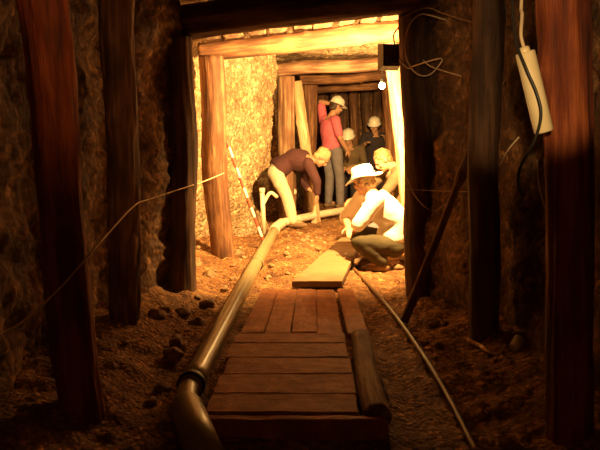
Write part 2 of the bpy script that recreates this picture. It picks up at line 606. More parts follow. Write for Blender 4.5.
bm = bmesh.new()
fr = [-0.36, -0.215, -0.055, 0.105, 0.255]
bk = [-0.285, -0.165, -0.02, 0.12, 0.262]
for k in range(4):
    ya, yb = 3.675 + random.uniform(-.02, .02), 4.74 + random.uniform(-.04, .03)
    plank(bm, ((fr[k] + .003, ya), (fr[k + 1] - .003, ya), (bk[k + 1] - .003, yb), (bk[k] + .003, yb)), 0.060 + random.uniform(-.005, .003), 0.034)
wk2 = thing('plank_walkway', 'farther section of plank walkway, its boards laid lengthwise', 'walkway', (-0.03, 4.2, 0), 'sections of plank walkway')
P = link('planks', bm, M['plank'], wk2, False); P.location = -V(wk2.location)

bm = bmesh.new()
plank(bm, ((0.285, 3.66), (0.405, 3.66), (0.405, 4.72), (0.285, 4.74)), 0.058, 0.036)
tag(link('plank', bm, M['plank'], None, False), 'single plank on the ground beside right edge of far walkway section', 'plank')
log('edge_log', (0.327, 2.54, 0.055), (0.352, 3.60, 0.055), 0.058, 0.054, M['weathered'], 61, 0.012, 0.08, 'dark log lying along the right edge of near walkway', 'log')

# smooth board the crouching man squats on
a0, a1, b0, b1 = ground(292, 283, .06), ground(342, 283, .06), ground(341, 239, .06), ground(362, 239, .06)
bm = bmesh.new()
top = []
nx, ny = 6, 24
for s in (0.075, 0.03):
    g = []
    for j in range(ny + 1):
        row = []
        for i in range(nx + 1):
            t = j / ny
            p = a0.lerp(b0, t).lerp(a1.lerp(b1, t), i / nx)
            row.append(bm.verts.new((p.x, p.y, s + 0.004 * noise.noise(p * 3))))
        g.append(row)
    top.append(g)
for g, fl_ in ((top[0], 0), (top[1], 1)):
    for j in range(ny):
        for i in range(nx):
            q = (g[j][i], g[j][i + 1], g[j + 1][i + 1], g[j + 1][i])
            bm.faces.new(q[::-1] if fl_ else q)
A, B = top
edge = [(0, i) for i in range(nx)] + [(j, nx) for j in range(ny)] + [(ny, nx - i) for i in range(nx)] + [(ny - j, 0) for j in range(ny)]
for (j, i), (j2, i2) in zip(edge, edge[1:] + edge[:1]):
    bm.faces.new((A[j][i], B[j][i], B[j2][i2], A[j2][i2]))
tag(link('board', bm, M['sheet'], None, False), 'smooth sandy board leading up from the walkway to the crouching worker', 'board')

# ------------------------------------------------------------------ pipes
def lathe_pipe(bm, path_r, seg=24):
    tube(bm, [V(p) for p, _ in path_r], [r for _, r in path_r], seg)


pn, pf = ground(190, 387, 0.075), ground(274, 231, 0.075)
mid = pn.lerp(pf, 0.60)
pipe = thing('drain_pipe', 'long grey-green plastic pipe running beside the walkway', 'pipe', (pn.x, pn.y, 0), 'plastic pipes on the tunnel floor')
R = 0.056
bm = bmesh.new()
tube(bm, [pn.lerp(pf, i / 30) + V((0, 0, 0.006 * math.sin(i / 30 * PI))) for i in range(31)], R, 28)
P = link('pipe_barrel', bm, M['pvc'], pipe); P.location = -V(pipe.location)
d = (pf - pn).normalized()
bm = bmesh.new()
tube(bm, [mid - d * 0.06, mid - d * 0.055, mid + d * 0.055, mid + d * 0.06], [R, R + 0.006, R + 0.006, R], 28)
P = link('coupling', bm, M['pvc'], pipe); P.location = -V(pipe.location)
bm = bmesh.new()
tube(bm, [mid - d * 0.072, mid - d * 0.068, mid - d * 0.062, mid - d * 0.058], [R, R + 0.008, R + 0.008, R], 28)
P = link('sealing_ring', bm, M['rubber'], pipe); P.location = -V(pipe.location)
bm = bmesh.new()
q0 = pn + d * 0.03
tube(bm, [q0 - d * 0.02, q0 - d * 0.016, q0 + d * 0.02, q0 + d * 0.024], [R, R + 0.010, R + 0.010, R], 28)
P = link('sealing_ring', bm, M['rubber'], pipe); P.location = -V(pipe.location)

# elbow piece and the fat pipe at the bottom of the picture
e0 = pn - d * 0.015
e1 = ground(186, 406, 0.075)
e2 = ground(213, 476, 0.078)
pb = thing('drain_pipe', 'short thick grey pipe end in front of the black sealing ring', 'pipe', (e1.x, e1.y, 0), 'plastic pipes on the tunnel floor')
bm = bmesh.new()
tube(bm, catmull([e0 - d * 0.005, e0 - d * 0.04, e1], 8), 0.047, 24)
P = link('elbow', bm, M['pvc'], pb); P.location = -V(pb.location)
bm = bmesh.new()
dd = (e2 - e1).normalized()
tube(bm, [e1 - dd * 0.01, e1 + dd * 0.0, e1 + dd * 0.02, e1 + dd * 0.2, e2], [0.050, 0.066, 0.070, 0.070, 0.070], 28)
P = link('pipe_barrel', bm, M['pvc'], pb); P.location = -V(pb.location)

# the run that turns right behind the digger
pr = thing('drain_pipe', 'pale pipe running right from the elbow past digger\'s feet', 'pipe', (0, 8, 0), 'plastic pipes on the tunnel floor')
t0 = pf + d * 0.02
t1 = ground(282, 223, 0.085)
t2 = ground(312, 216, 0.075)
t3 = ground(352, 209, 0.07)
bm = bmesh.new()
tube(bm, catmull([t0, pf + d * 0.25, t1], 8), 0.062, 24)
P = link('elbow', bm, M['pvc_pale'], pr); P.location = -V(pr.location)
bm = bmesh.new()
tube(bm, catmull([t1 - V((0.02, 0, 0)), t2, t3], 8), 0.052, 24)
P = link('pipe_barrel', bm, M['pvc_pale'], pr); P.location = -V(pr.location)
bm = bmesh.new()
tube(bm, [t3 - (t3 - t2).normalized() * 0.10, t3 - (t3 - t2).normalized() * 0.095, t3 + (t3 - t2).normalized() * 0.02], [0.052, 0.064, 0.064], 24)
P = link('socket', bm, M['pvc_pale'], pr); P.location = -V(pr.location)

# little white pipe tee in the hole at the foot of the wall
s0 = at(264, 209, 7.75); s1 = at(262, 188, 7.75)
st = thing('pipe_stub', 'small white pipe branch standing at the foot of left wall', 'pipe', (s0.x, s0.y, floor_z(s0.x, s0.y)))
o = V(st.location)
s0.z = o.z - 0.02
bm = bmesh.new()
tube(bm, [s0, s1 - V((0, 0, 0.05))], 0.028, 16)
P = link('upright', bm, M['pvc_pale'], st); P.location = -o
bm = bmesh.new()
tube(bm, [s1 - V((0, 0, 0.055)), s1 - V((0, 0, 0.05)), s1], [0.026, 0.036, 0.036], 16)
P = link('collar', bm, M['pvc_pale'], st); P.location = -o
bm = bmesh.new()
tube(bm, catmull([s0.lerp(s1, 0.65), at(270, 193, 7.78), at(277, 197, 7.85)], 6), 0.022, 14)
P = link('branch', bm, M['pvc_pale'], st); P.location = -o

# ------------------------------------------------------------------ ranging rod, pole, hose
f0 = ground(265, 246, 0.03); f1 = at(225, 137, f0.y - 0.10)
n = 11
bm = bmesh.new()
path, mi = [], []
for k in range(n):
    for s in (0.0, 0.5):
        path.append(f0.lerp(f1, (k + s) / n)); mi.append(k % 2)
path.append(f1)
tube(bm, path, 0.017, 12, True, mi)
tag(link('ranging_rod', bm, [M['red_band'], M['white_band']]), 'red and white banded measuring rod leaning on the lit left wall', 'measuring rod')

log('leaning_pole', ground(404, 322, 0.0), at(471, 146, 4.16), 0.028, 0.022, M['weathered'], 71, 0.02, 0.06, 'thin wooden pole leaning against right wall rock', 'pole')

hp = [(350, 265), (362, 277), (378, 295), (400, 322), (425, 358), (447, 395), (478, 455)]
pts = []
for px, py in hp:
    zz = 0.03
    for _ in range(4):
        g = ground(px, py, zz)
        zz = max(floor_z(g.x, g.y), -0.01) + 0.018
        if g.x < 0.42 and g.y > 3.6: zz = max(zz, 0.078)
    pts.append(g)
bm = bmesh.new()
tube(bm, catmull(pts, 12), 0.0135, 12)
tag(link('hose', bm, M['hose']), 'thin brown hose lying on the ground right of the walkway', 'hose')

# ------------------------------------------------------------------ wires and strings
def wire(name, pts, r, mat, label, cat='wire', group=None, n=10):
    bm = bmesh.new()
    tube(bm, catmull(pts, n), r, 8)
    return tag(link(name, bm, mat), label, cat, group)


wire('string', [at(-12, 339, 2.05), at(22, 322, 2.30), at(60, 288, 2.44), at(97, 246, 2.60), at(134, 206, 3.46), at(150, 199, 3.85), at(190, 186, 4.60), at(205, 181, 5.4), at(224, 173, 6.03)], 0.004, M['string'],
     'pale string stretched along the left posts', 'string')
G = 'loose electric wires on the right side'
Yw = 4.42
loop = [at(424 + 19 * math.cos(a), 45 + 31 * math.sin(a), Yw - 0.02 * i / 3) for i, a in enumerate([2 * PI * k / 14 for k in range(-4, 12)])]
wire('wire', [at(399, 60, 4.72), at(408, 68, 4.70), at(414, 66, 4.62)] + loop[5:] + [at(446, 20, 4.34)], 0.0046, M['string'], 'coiled wire looping beside the floodlight on dark post', 'wire', G)
wire('wire', [at(399, 19, 4.55), at(425, 8, 4.5), at(445, 14, 4.4), at(468, 21, 4.3), at(482, 22, 4.2), at(487, 8, 4.1), at(489, -12, 4.1)], 0.0045, M['wire'], 'wire sagging along the roof above the coiled wire', 'wire', G)
wire('wire', [at(423, 60, 4.42), at(430, 66, 4.38), at(444, 71, 4.25), at(461, 76, 4.1)], 0.004, M['string'], 'short pale wire end sticking out of the coil', 'wire', G)
wire('wire', [at(407, 178, 4.72), at(414, 194, 4.64), at(424, 206, 4.55), at(434, 211, 4.55), at(441, 207, 4.5), at(455, 200, 4.4), at(462, 196, 4.4)], 0.0035, M['wire'], 'thin wire dangling in a curve behind leaning pole', 'wire', G)
wire('wire', [at(405, 189, 4.72), at(440, 191, 4.5), at(478, 192, 3.9)], 0.0026, M['wire'], 'level thin wire between the two dark right posts', 'wire', G)
wire('wire', [V((0.74, 2.28, 2.52)), at(512, -30, 2.27), at(512, -8, 2.25), at(513, 15, 2.22), at(516, 42, 2.18), at(526, 68, 2.14), at(537, 94, 2.13), at(541, 116, 2.13), at(534, 142, 2.16), at(521, 165, 2.20), at(518, 182, 2.22), at(523, 196, 2.24)], 0.0050, M['rubber'], 'black cable hanging down across the cream tube', 'cable', G)
wire('wire', [at(499, 166, 2.6), at(508, 150, 2.5), at(519, 137, 2.46)], 0.0028, M['string'], 'short bright wire below left of the cream tube', 'wire', G)
wire('wire', [at(537, 160, 2.35), at(538, 178, 2.36), at(541, 195, 2.37), at(545, 208, 2.38)], 0.0028, M['string'], 'pale wire tail hanging beneath the cream tube', 'wire', G)
wire('wire', [at(470, 190, 3.8), at(472, 230, 3.8), at(471, 262, 3.8), at(472, 305, 3.7)], 0.0028, M['wire'], 'vertical thin wire hanging before the shadowed right post', 'wire', G)
wire('wire', [at(514, 62, 3.6), at(504, 82, 3.7), at(488, 114, 3.9), at(471, 146, 4.15)], 0.0034, M['wire'], 'slanting thin wire running up from tip of leaning pole', 'wire', G)

# cream tube hanging on its cord
tt = at(525, 52, 2.20); tb = at(544, 132, 2.20)
ax = (tb - tt).normalized()
tu = thing('hanging_tube', 'cream plastic tube hanging tilted before the thick right post', 'tube', tt)
bm = bmesh.new()
tube(bm, [V((0, 0, 0)), ax * 0.004, ax * (tb - tt).length * 0.5, ax * ((tb - tt).length - 0.004), ax * (tb - tt).length], [0.029, 0.032, 0.0325, 0.032, 0.029], 28)
link('tube_body', bm, M['cream'], tu)
bm = bmesh.new()
tube(bm, [-ax * 0.018, -ax * 0.014, -ax * 0.0, ax * 0.002], [0.012, 0.017, 0.018, 0.018], 20)
link('cap', bm, M['cream'], tu)
bm = bmesh.new()
tube(bm, [q - tt for q in catmull([tt - ax * 0.012, at(521, 35, 2.20), at(522, 15, 2.22), at(523, -20, 2.25), V((0.79, 2.27, 2.52))], 8)], 0.0058, 10)
tag(link('hanging_cord', bm, M['white_cord'], tu), 'pale cord')

# ------------------------------------------------------------------ floodlight and bulb
fp = at(391.5, 55, 5.15)
fld = thing('floodlight', 'black floodlight box mounted on dark right post, shining away', 'floodlight', fp)
aim = V((-0.42, 1.0, -0.50)).normalized()
rq = V((-0.12, 1, -0.06)).to_track_quat('Y', 'Z').to_matrix()
bm = bmesh.new()
# hollow tapered housing: back plate and flaring sides
w0, h0, w1, h1, dp = 0.066, 0.085, 0.084, 0.104, 0.11
rg = []
for (w, h, y) in ((w0, h0, 0), (w1, h1, dp), (w1 - .008, h1 - .008, dp), (w0 - .008, h0 - .008, 0.012)):
    rg.append([bm.verts.new(rq @ V((sx * w, y, sz * h))) for sx, sz in ((-1, -1), (1, -1), (1, 1), (-1, 1))])
for i in range(3):
    for k in range(4):
        bm.faces.new((rg[i][k], rg[i][(k + 1) % 4], rg[i + 1][(k + 1) % 4], rg[i + 1][k]))
bm.faces.new(rg[0]); bm.faces.new(rg[3])
link('housing', bm, M['black'], fld, False)
bm = bmesh.new()
box(bm, rq @ V((0, 0.055, 0)), (0.105, 0.004, 0.135), rq)
link('lens', bm, M['glow'], fld, False)
bm = bmesh.new()
for k in range(5):
    box(bm, rq @ V((-0.04 + 0.02 * k, -0.008, 0)), (0.004, 0.02, 0.11), rq)
link('cooling_fins', bm, M['black'], fld, False)
bm = bmesh.new()
tube(bm, catmull([rq @ V((0.078, 0.05, 0.02)), V((0.12, -0.04, 0.01)), V((0.135, -0.14, 0.0)), V((0.16, -0.24, 0.0))], 6), 0.009, 8)
link('bracket', bm, M['steel'], fld)
wire('wire', [fp + V((0.02, -0.02, 0.08)), fp + V((0.01, -0.03, 0.15)), fp + V((0.05, -0.10, 0.20)), fp + V((0.08, -0.22, 0.16)), fp + V((0.07, -0.35, 0.05)), fp + V((0.10, -0.45, -0.02))], 0.006, M['rubber'], 'power lead arching over the floodlight', 'cable', G)

bp = at(382, 86, 7.6)
blb = thing('light_bulb', 'glowing bare bulb hanging beside the glaring post beyond floodlight', 'light bulb', bp)
bm = bmesh.new()
bmesh.ops.create_uvsphere(bm, u_segments=20, v_segments=14, radius=0.036)
for v in bm.verts:
    if v.co.z > 0: v.co.z *= 1.3; 
link('glass', bm, M['glow'], blb)
bm = bmesh.new()
tube(bm, [V((0, 0, 0.038)), V((0, 0, 0.045)), V((0, 0, 0.09)), V((0, 0, 0.10))], [0.018, 0.022, 0.022, 0.012], 16)
link('socket', bm, M['black'], blb)
bm = bmesh.new()
tube(bm, catmull([V((0, 0, 0.09)), V((0.004, 0, 0.3)), V((0.01, 0, 2.45 - bp.z))], 6), 0.004, 8)
link('lamp_cord', bm, M['rubber'], blb)


# ------------------------------------------------------------------ loose stones and scraps
def stone_bm(r, seed, sq=(1, 1, 1)):
    bm = bmesh.new()
    bmesh.ops.create_icosphere(bm, subdivisions=3, radius=r)
    s = V((seed * 3.7, seed * 1.3, seed * 9.1))
    for v in bm.verts:
        nrm = v.co.normalized()
        h = 1 + 0.35 * noise.noise(nrm * 1.3 + s) + 0.16 * noise.noise(nrm * 3.5 + s)
        # chipped facets
        for q in range(5):
            fd = noise.random_unit_vector() if False else V((math.sin(seed * 2.1 + q * 1.9), math.cos(seed * 1.4 + q * 2.7), math.sin(seed + q * 4.1))).normalized()
            dt = nrm.dot(fd) * h
            if dt > 0.78: h *= 0.78 / dt
        v.co = V((nrm.x * sq[0], nrm.y * sq[1], nrm.z * sq[2])) * r * h
    return bm


def stone(px, py, r, seed, label, group, z=0.0, sq=(1, 0.9, 0.7), mat='stone', xy=None):
    g = ground(px, py, z) if xy is None else V((xy[0], xy[1], 0))
    zz = floor_z(g.x, g.y)
    o = link('stone', stone_bm(r, seed, sq), M[mat], None, True, V((g.x, g.y, zz + r * sq[2] * 0.45)))
    o.rotation_euler = (0, 0, seed * 1.7)
    return tag(o, label, 'stone', group)


rs = random.Random(3)
spots = []


def clear(x, y, r=0.13):
    if any((x - a) ** 2 + (y - b) ** 2 < r * r for a, b in spots): return False
    spots.append((x, y))
    return True


k = 0
LB = 'brown stone lying loose in the dirt bank left of the long pipe'
while k < 40:
    y = rs.uniform(2.6, 6.9); x = rs.uniform(-1.12, -0.56)
    if min((V((x, y)) - V(p)).length for p in ((-0.86, 2.6), (-1.0, 3.72), (-0.9, 4.85), (-0.78, 6.2), (-0.45, 7.1))) < 0.22: continue
    if abs(x + 0.51 - (y - 3) * 0.05) < 0.14: continue
    if not clear(x, y): continue
    stone(0, 0, rs.choice((0.025, 0.03, 0.035, 0.045, 0.06)), 100 + k, LB, 'stones in the left dirt bank', xy=(x, y)); k += 1
k = 0
LC = 'small lump of spoil on the lit ground between pipe and sandy board'
while k < 34:
    y = rs.uniform(5.35, 7.8); x = rs.uniform(-0.32, 0.45)
    if x > -0.16 + (y - 5.2) * 0.27: continue
    if x < -0.39 + (y - 5.2) * 0.05 + 0.09: continue
    if not clear(x, y, 0.08): continue
    stone(0, 0, rs.choice((0.016, 0.02, 0.025, 0.034)), 200 + k, LC, 'spoil lumps on the lit ground', xy=(x, y)); k += 1
k = 0
LD = 'stone on the dark ground along the right wall foot'
while k < 18:
    y = rs.uniform(2.7, 4.6); x = rs.uniform(0.72, 1.1)
    if min((V((x, y)) - V(p)).length for p in ((1.02, 2.42), (1.07, 3.72), (0.93, 4.85), (0.69, 4.2))) < 0.2: continue
    if not clear(x, y, 0.09): continue
    stone(0, 0, rs.choice((0.02, 0.025, 0.03, 0.04)), 300 + k, LD, 'stones along the right wall foot', xy=(x, y)); k += 1
for j, (px, py, r) in enumerate(((405, 262, 0.06), (398, 268, 0.05), (415, 262, 0.07), (385, 266, 0.04))):
    stone(px, py, r, 400 + j, '%s clod from the left behind the crouching worker\'s boots' % ORD[j], 'clods behind the crouching worker')
# pale bent root and cup-like scrap at the lower right
pts = [ground(p[0], p[1], 0.03) for p in ((468, 338), (478, 342), (488, 350), (497, 352), (505, 349))]
for q in pts: q.z = floor_z(q.x, q.y) + 0.02
bm = bmesh.new()
pp = catmull(pts, 8)
tube(bm, pp, [0.014 - 0.006 * i / len(pp) for i in range(len(pp))], 12)
tag(link('root', bm, M['pale']), 'pale curved root on the dark ground at lower right', 'root')
g = ground(515, 352, 0.03)
g.z = floor_z(g.x, g.y) + 0.04
bm = bmesh.new()
ax_ = V((0.5, 0.5, 0.25)).normalized()
tube(bm, [-ax_ * 0.03, -ax_ * 0.028, ax_ * 0.05, ax_ * 0.052, ax_ * 0.04, -ax_ * 0.02], [0.018, 0.024, 0.034, 0.031, 0.028, 0.018], 18)
tag(link('cup', bm, M['helmet'], None, True, g), 'small white cup lying tipped beside the pale root', 'cup')


# ------------------------------------------------------------------ people
def ell(bm, c, rad, mat3=None, seg=16):
    r = bmesh.ops.create_uvsphere(bm, u_segments=seg, v_segments=max(8, seg // 2 + 2), radius=1)
    for v in r['verts']:
        p = V((v.co.x * rad[0], v.co.y * rad[1], v.co.z * rad[2]))
        if mat3 is not None: p = mat3 @ p
        v.co = p + V(c)


def cap(bm, a, b, ra, rb):
    a, b = V(a), V(b)
    ell(bm, a, (ra,) * 3); ell(bm, b, (rb,) * 3)
    tube(bm, [a, b], [ra, rb], 16)


def limb(bm, pts, rr):
    for (a, b), (ra, rb) in zip(zip(pts, pts[1:]), zip(rr, rr[1:])):
        cap(bm, a, b, ra, rb)


def torso(bm, path, widths, depths, side):
    """flattened tube: an ellipse per path point, its long axis along side"""
    rings = []
    P = [V(p) for p in path]
    for i, p in enumerate(P):
        d = (P[min(i + 1, len(P) - 1)] - P[max(i - 1, 0)]).normalized()
        s = (side[i] - d * side[i].dot(d)).normalized()
        f = d.cross(s)
        rings.append([bm.verts.new(p + s * math.cos(t) * widths[i] + f * math.sin(t) * depths[i]) for t in [2 * PI * k / 20 for k in range(20)]])
    for i in range(len(P) - 1):
        for k in range(20):
            bm.faces.new((rings[i][k], rings[i][(k + 1) % 20], rings[i + 1][(k + 1) % 20], rings[i + 1][k]))
    bm.faces.new(rings[0][::-1]); bm.faces.new(rings[-1])


def fuse(name, bm, mat, parent, voxel, smooth=4, wrinkle=0.0):
    """melt overlapping pieces into one continuous skin"""
    bmesh.ops.recalc_face_normals(bm, faces=bm.faces[:])
    me = bpy.data.meshes.new(name + '_raw')
    bm.to_mesh(me); bm.free()
    t = bpy.data.objects.new(name + '_raw', me)
    C.objects.link(t)
    r = t.modifiers.new('r', 'REMESH'); r.mode = 'VOXEL'; r.voxel_size = voxel
    s = t.modifiers.new('s', 'SMOOTH'); s.factor = 0.5; s.iterations = smooth
    dg = bpy.context.evaluated_depsgraph_get()
    dg.update()
    m2 = bpy.data.meshes.new_from_object(t.evaluated_get(dg))
    m2.name = name
    bpy.data.objects.remove(t)
    bpy.data.meshes.remove(me)
    if wrinkle:
        nr = [v.normal.copy() for v in m2.vertices]
        for v, nn in zip(m2.vertices, nr):
            w = noise.noise(v.co * 9 + V((1, 5, 2))) + 0.6 * noise.noise(V((v.co.x * 9, v.co.y * 9, v.co.z * 24)))
            v.co += nn * w * wrinkle
    m2.materials.clear(); m2.materials.append(mat)
    for p in m2.polygons: p.use_smooth = True
    o = bpy.data.objects.new(name, m2)
    C.objects.link(o)
    o.parent = parent
    return o


def hand(bm, w, d, nrm, s=1.0, curl=0.5, thumb_side=1):
    """palm, four unequal bent fingers and a thumb from the side of the palm"""
    d = d.normalized()
    nrm = (nrm - d * nrm.dot(d)).normalized()
    sd = d.cross(nrm).normalized() * thumb_side
    m = Matrix((sd, d, nrm)).transposed()
    ell(bm, w + d * 0.048 * s, (0.040 * s, 0.052 * s, 0.019 * s), m, 14)
    for k, (off, ln) in enumerate(((0.030, 0.072), (0.010, 0.082), (-0.010, 0.076), (-0.029, 0.058))):
        p = w + (d * 0.085 + sd * off) * s
        dr = d.copy()
        r = 0.0095 * s
        for j, f in enumerate((0.45, 0.32, 0.23)):
            ang = curl * (0.5 + 0.4 * j)
            dr = (dr * math.cos(ang) + nrm * math.sin(ang)).normalized()
            q = p + dr * ln * f * s
            cap(bm, p, q, r, r * 0.93)
            p = q; r *= 0.93
    p = w + (d * 0.025 + sd * 0.032) * s
    q = p + (d * 0.6 + sd * 0.7 + nrm * 0.3).normalized() * 0.040 * s
    cap(bm, p, q, 0.0125 * s, 0.011 * s)
    cap(bm, q, q + (d * 0.9 + sd * 0.2 + nrm * 0.4).normalized() * 0.032 * s, 0.011 * s, 0.009 * s)


def head_mesh(bm, c, f, u, s=1.0):
    f = f.normalized(); u = (u - f * u.dot(f)).normalized(); r = f.cross(u)
    m = Matrix((r, f, u)).transposed()
    def at_(x, y, z): return c + (r * x + f * y + u * z) * s
    ell(bm, at_(0, -0.012, 0.025), (0.076 * s, 0.094 * s, 0.090 * s), m, 24)
    ell(bm, at_(0, 0.022, -0.055), (0.056 * s, 0.066 * s, 0.062 * s), m, 20)
    ell(bm, at_(0, 0.060, -0.098), (0.024 * s, 0.020 * s, 0.018 * s), m, 12)      # chin
    ell(bm, at_(0, 0.092, -0.025), (0.013 * s, 0.020 * s, 0.028 * s), m, 12)      # nose
    ell(bm, at_(0, 0.076, 0.018), (0.050 * s, 0.016 * s, 0.012 * s), m, 12)       # brow
    ell(bm, at_(0, 0.079, -0.064), (0.024 * s, 0.010 * s, 0.010 * s), m, 12)      # lips
    for q in (-1, 1):
        ell(bm, at_(q * 0.044, 0.062, -0.030), (0.022 * s, 0.018 * s, 0.020 * s), m, 12)  # cheeks
        ell(bm, at_(q * 0.079, -0.010, -0.010), (0.010 * s, 0.020 * s, 0.032 * s), m, 12) # ears
    return m, at_


def person(label, loc, J, shirt, trousers, hair='dark_hair', hat=None, boots='boot', s=0.95, sleeve='short', slen=0.75, bulk=0.016, curl=(0.5, 0.5), gloves=None, shirt_label=None):
    """J: joints in metres relative to loc (x right, y away, z up)"""
    root = thing('person', label, 'person', loc)
    j = {k: V(v) for k, v in J.items()}
    sw = (j['shR'] - j['shL'])
    hw = (j['hipR'] - j['hipL'])
    pel, nk = (j['hipL'] + j['hipR']) / 2, j['neck']
    chest = (j['shL'] + j['shR']) / 2
    bend = j.get('spine', pel.lerp(chest, 0.5))
    path = catmull([pel - (bend - pel).normalized() * 0.05, pel.lerp(bend, 0.5), bend, chest.lerp(bend, 0.35), chest + (nk - chest) * 0.35], 4)
    nn = len(path)
    sides = [hw.normalized().lerp(sw.normalized(), i / (nn - 1)).normalized() for i in range(nn)]
    wd = [V((0, 0.140)), ]
    def prof(t, a):
        tab = {'w': [(0, .125), (.15, .158), (.4, .140), (.7, .165), (.9, .170), (1, .11)], 'd': [(0, .085), (.15, .115), (.4, .100), (.7, .118), (.9, .100), (1, .065)]}[a]
        return interp(tab, t) * s
    def tor(bm, add=0.0, t0=0.0, t1=1.0):
        idx = [i for i in range(nn) if t0 - 1e-6 <= i / (nn - 1) <= t1 + 1e-6]
        torso(bm, [path[i] for i in idx], [prof(i / (nn - 1), 'w') + add for i in idx], [prof(i / (nn - 1), 'd') + add for i in idx], [sides[i] for i in idx])
    # ---- the body, one skin
    bm = bmesh.new()
    tor(bm)
    hc = j['head']
    cap(bm, nk - (hc - nk).normalized() * 0.06, hc - (hc - nk).normalized() * 0.03, 0.060 * s, 0.054 * s)
    hf, hu = V(J['face']).normalized(), V(J.get('up', (hc - nk)))
    m3, hat_at = head_mesh(bm, hc, hf, hu, s)
    for q in 'LR':
        limb(bm, [chest.lerp(j['sh' + q], 0.5), j['sh' + q], j['el' + q], j['el' + q].lerp(j['wr' + q], 0.35), j['wr' + q]], [0.062 * s, 0.058 * s, 0.042 * s, 0.042 * s, 0.028 * s])
        d = (j['wr' + q] - j['el' + q]).normalized()
        hd = V(J.get('hd' + q, d)).normalized()
        hn = V(J.get('pn' + q, (0, 0.3, -1)))
        hand(bm, j['wr' + q], hd, hn, s, curl[0 if q == 'L' else 1], 1 if q == 'L' else -1)
        limb(bm, [j['hip' + q], j['kn' + q], j['kn' + q].lerp(j['an' + q], 0.35), j['an' + q]], [0.085 * s, 0.058 * s, 0.057 * s, 0.038 * s])
        td = V(J.get('toe' + q, J.get('toe', (1, 0, 0)))).normalized()
        limb(bm, [j['an' + q], j['an' + q] + td * 0.13 * s - V((0, 0, 0.045 * s))], [0.038 * s, 0.030 * s])
    fuse('body', bm, M['skin'], root, 0.0075, 3)
    # ---- clothes
    bm = bmesh.new()
    tor(bm, bulk, 0.12, 0.97)
    for q in 'LR':
        if sleeve == 'long':
            limb(bm, [chest.lerp(j['sh' + q], 0.5), j['sh' + q], j['el' + q], j['el' + q].lerp(j['wr' + q], 0.9)], [0.074 * s, 0.076 * s, 0.058 * s, 0.044 * s])
        else:
            limb(bm, [chest.lerp(j['sh' + q], 0.5), j['sh' + q], j['sh' + q].lerp(j['el' + q], slen)], [0.076 * s, 0.080 * s, 0.070 * s])
    o = fuse('shirt', bm, M[shirt], root, 0.011, 5, 0.006)
    if shirt_label: o['label'] = shirt_label
    bm = bmesh.new()
    tor(bm, 0.010, 0.0, 0.30)
    for q in 'LR':
        limb(bm, [pel.lerp(j['hip' + q], 0.3), j['hip' + q], j['kn' + q], j['kn' + q].lerp(j['an' + q], 0.35), j['kn' + q].lerp(j['an' + q], 0.97)], [0.098 * s, 0.104 * s, 0.076 * s, 0.076 * s, 0.064 * s])
    fuse('trousers', bm, M[trousers], root, 0.011, 5, 0.006)
    for q in 'LR':
        bm = bmesh.new()
        td = V(J.get('toe' + q, J.get('toe', (1, 0, 0)))).normalized()
        an = j['an' + q]
        sd = td.cross(V((0, 0, 1))).normalized()
        upv = sd.cross(td)
        m = Matrix((sd, td, upv)).transposed()
        cap(bm, an + upv * 0.03, an - upv * 0.03, 0.050 * s, 0.046 * s)
        ell(bm, an + td * 0.075 * s - upv * 0.050 * s, (0.048 * s, 0.130 * s, 0.040 * s), m)
        ell(bm, an - td * 0.02 * s - upv * 0.050 * s, (0.042 * s, 0.062 * s, 0.042 * s), m)
        fuse('boot', bm, M[boots], root, 0.009, 3)
    # ---- hair
    bm = bmesh.new()
    ell(bm, hat_at(0, -0.024, 0.032), (0.084 * s, 0.096 * s, 0.094 * s), m3, 28)
    ell(bm, hat_at(0, -0.052, -0.035), (0.070 * s, 0.058 * s, 0.062 * s), m3, 20)
    for v in bm.verts:
        v.co += (v.co - hc).normalized() * 0.014 * (noise.noise(v.co * 26) + noise.noise(v.co * 60))
    link('hair', bm, M[hair], root)
    for q in (-1, 1):
        bm = bmesh.new()
        ell(bm, hat_at(q * 0.030, 0.083, -0.002), (0.011 * s, 0.007 * s, 0.007 * s), m3, 12)
        link('eye', bm, M['eye'], root)
    if hat:
        hr = {'helmet': [(0.128, -0.012), (0.132, -0.004), (0.112, 0.004), (0.110, 0.022), (0.104, 0.060), (0.082, 0.092), (0.048, 0.110), (0.0, 0.116)],
              'sun': [(0.178, -0.026), (0.182, -0.018), (0.150, -0.004), (0.112, 0.006), (0.106, 0.030), (0.100, 0.078), (0.085, 0.104), (0.050, 0.114), (0.0, 0.112)]}[hat]
        bm = bmesh.new()
        seg = 32
        rings = []
        for i, (rad, z) in enumerate(hr):
            ring = []
            for k in range(seg):
                a = 2 * PI * k / seg
                x, y = math.sin(a), math.cos(a)
                rr = rad
                zz = z
                if hat == 'helmet' and i < 2:
                    rr += 0.040 * max(0, y) ** 2      # peak at the front
                    zz -= 0.010 * max(0, y) ** 2
                if hat == 'sun' and i < 3:
                    zz += 0.020 * (x * x) * (1 if i < 2 else 0.4) - 0.012 * max(0, y) + 0.008 * math.sin(3 * a)
                ring.append(bm.verts.new(hat_at(x * rr * 0.94, y * rr * 1.06 - 0.010, zz + 0.045)))
            rings.append(ring)
        for i in range(len(rings) - 1):
            for k in range(seg):
                bm.faces.new((rings[i][k], rings[i][(k + 1) % seg], rings[i + 1][(k + 1) % seg], rings[i + 1][k]))
        bmesh.ops.remove_doubles(bm, verts=bm.verts[:], dist=1e-5)
        hm = link('helmet' if hat == 'helmet' else 'sun_hat', bm, M['helmet' if hat == 'helmet' else 'whitecloth'], root)
        sm = hm.modifiers.new('solid', 'SOLIDIFY'); sm.thickness = 0.005; sm.offset = -1
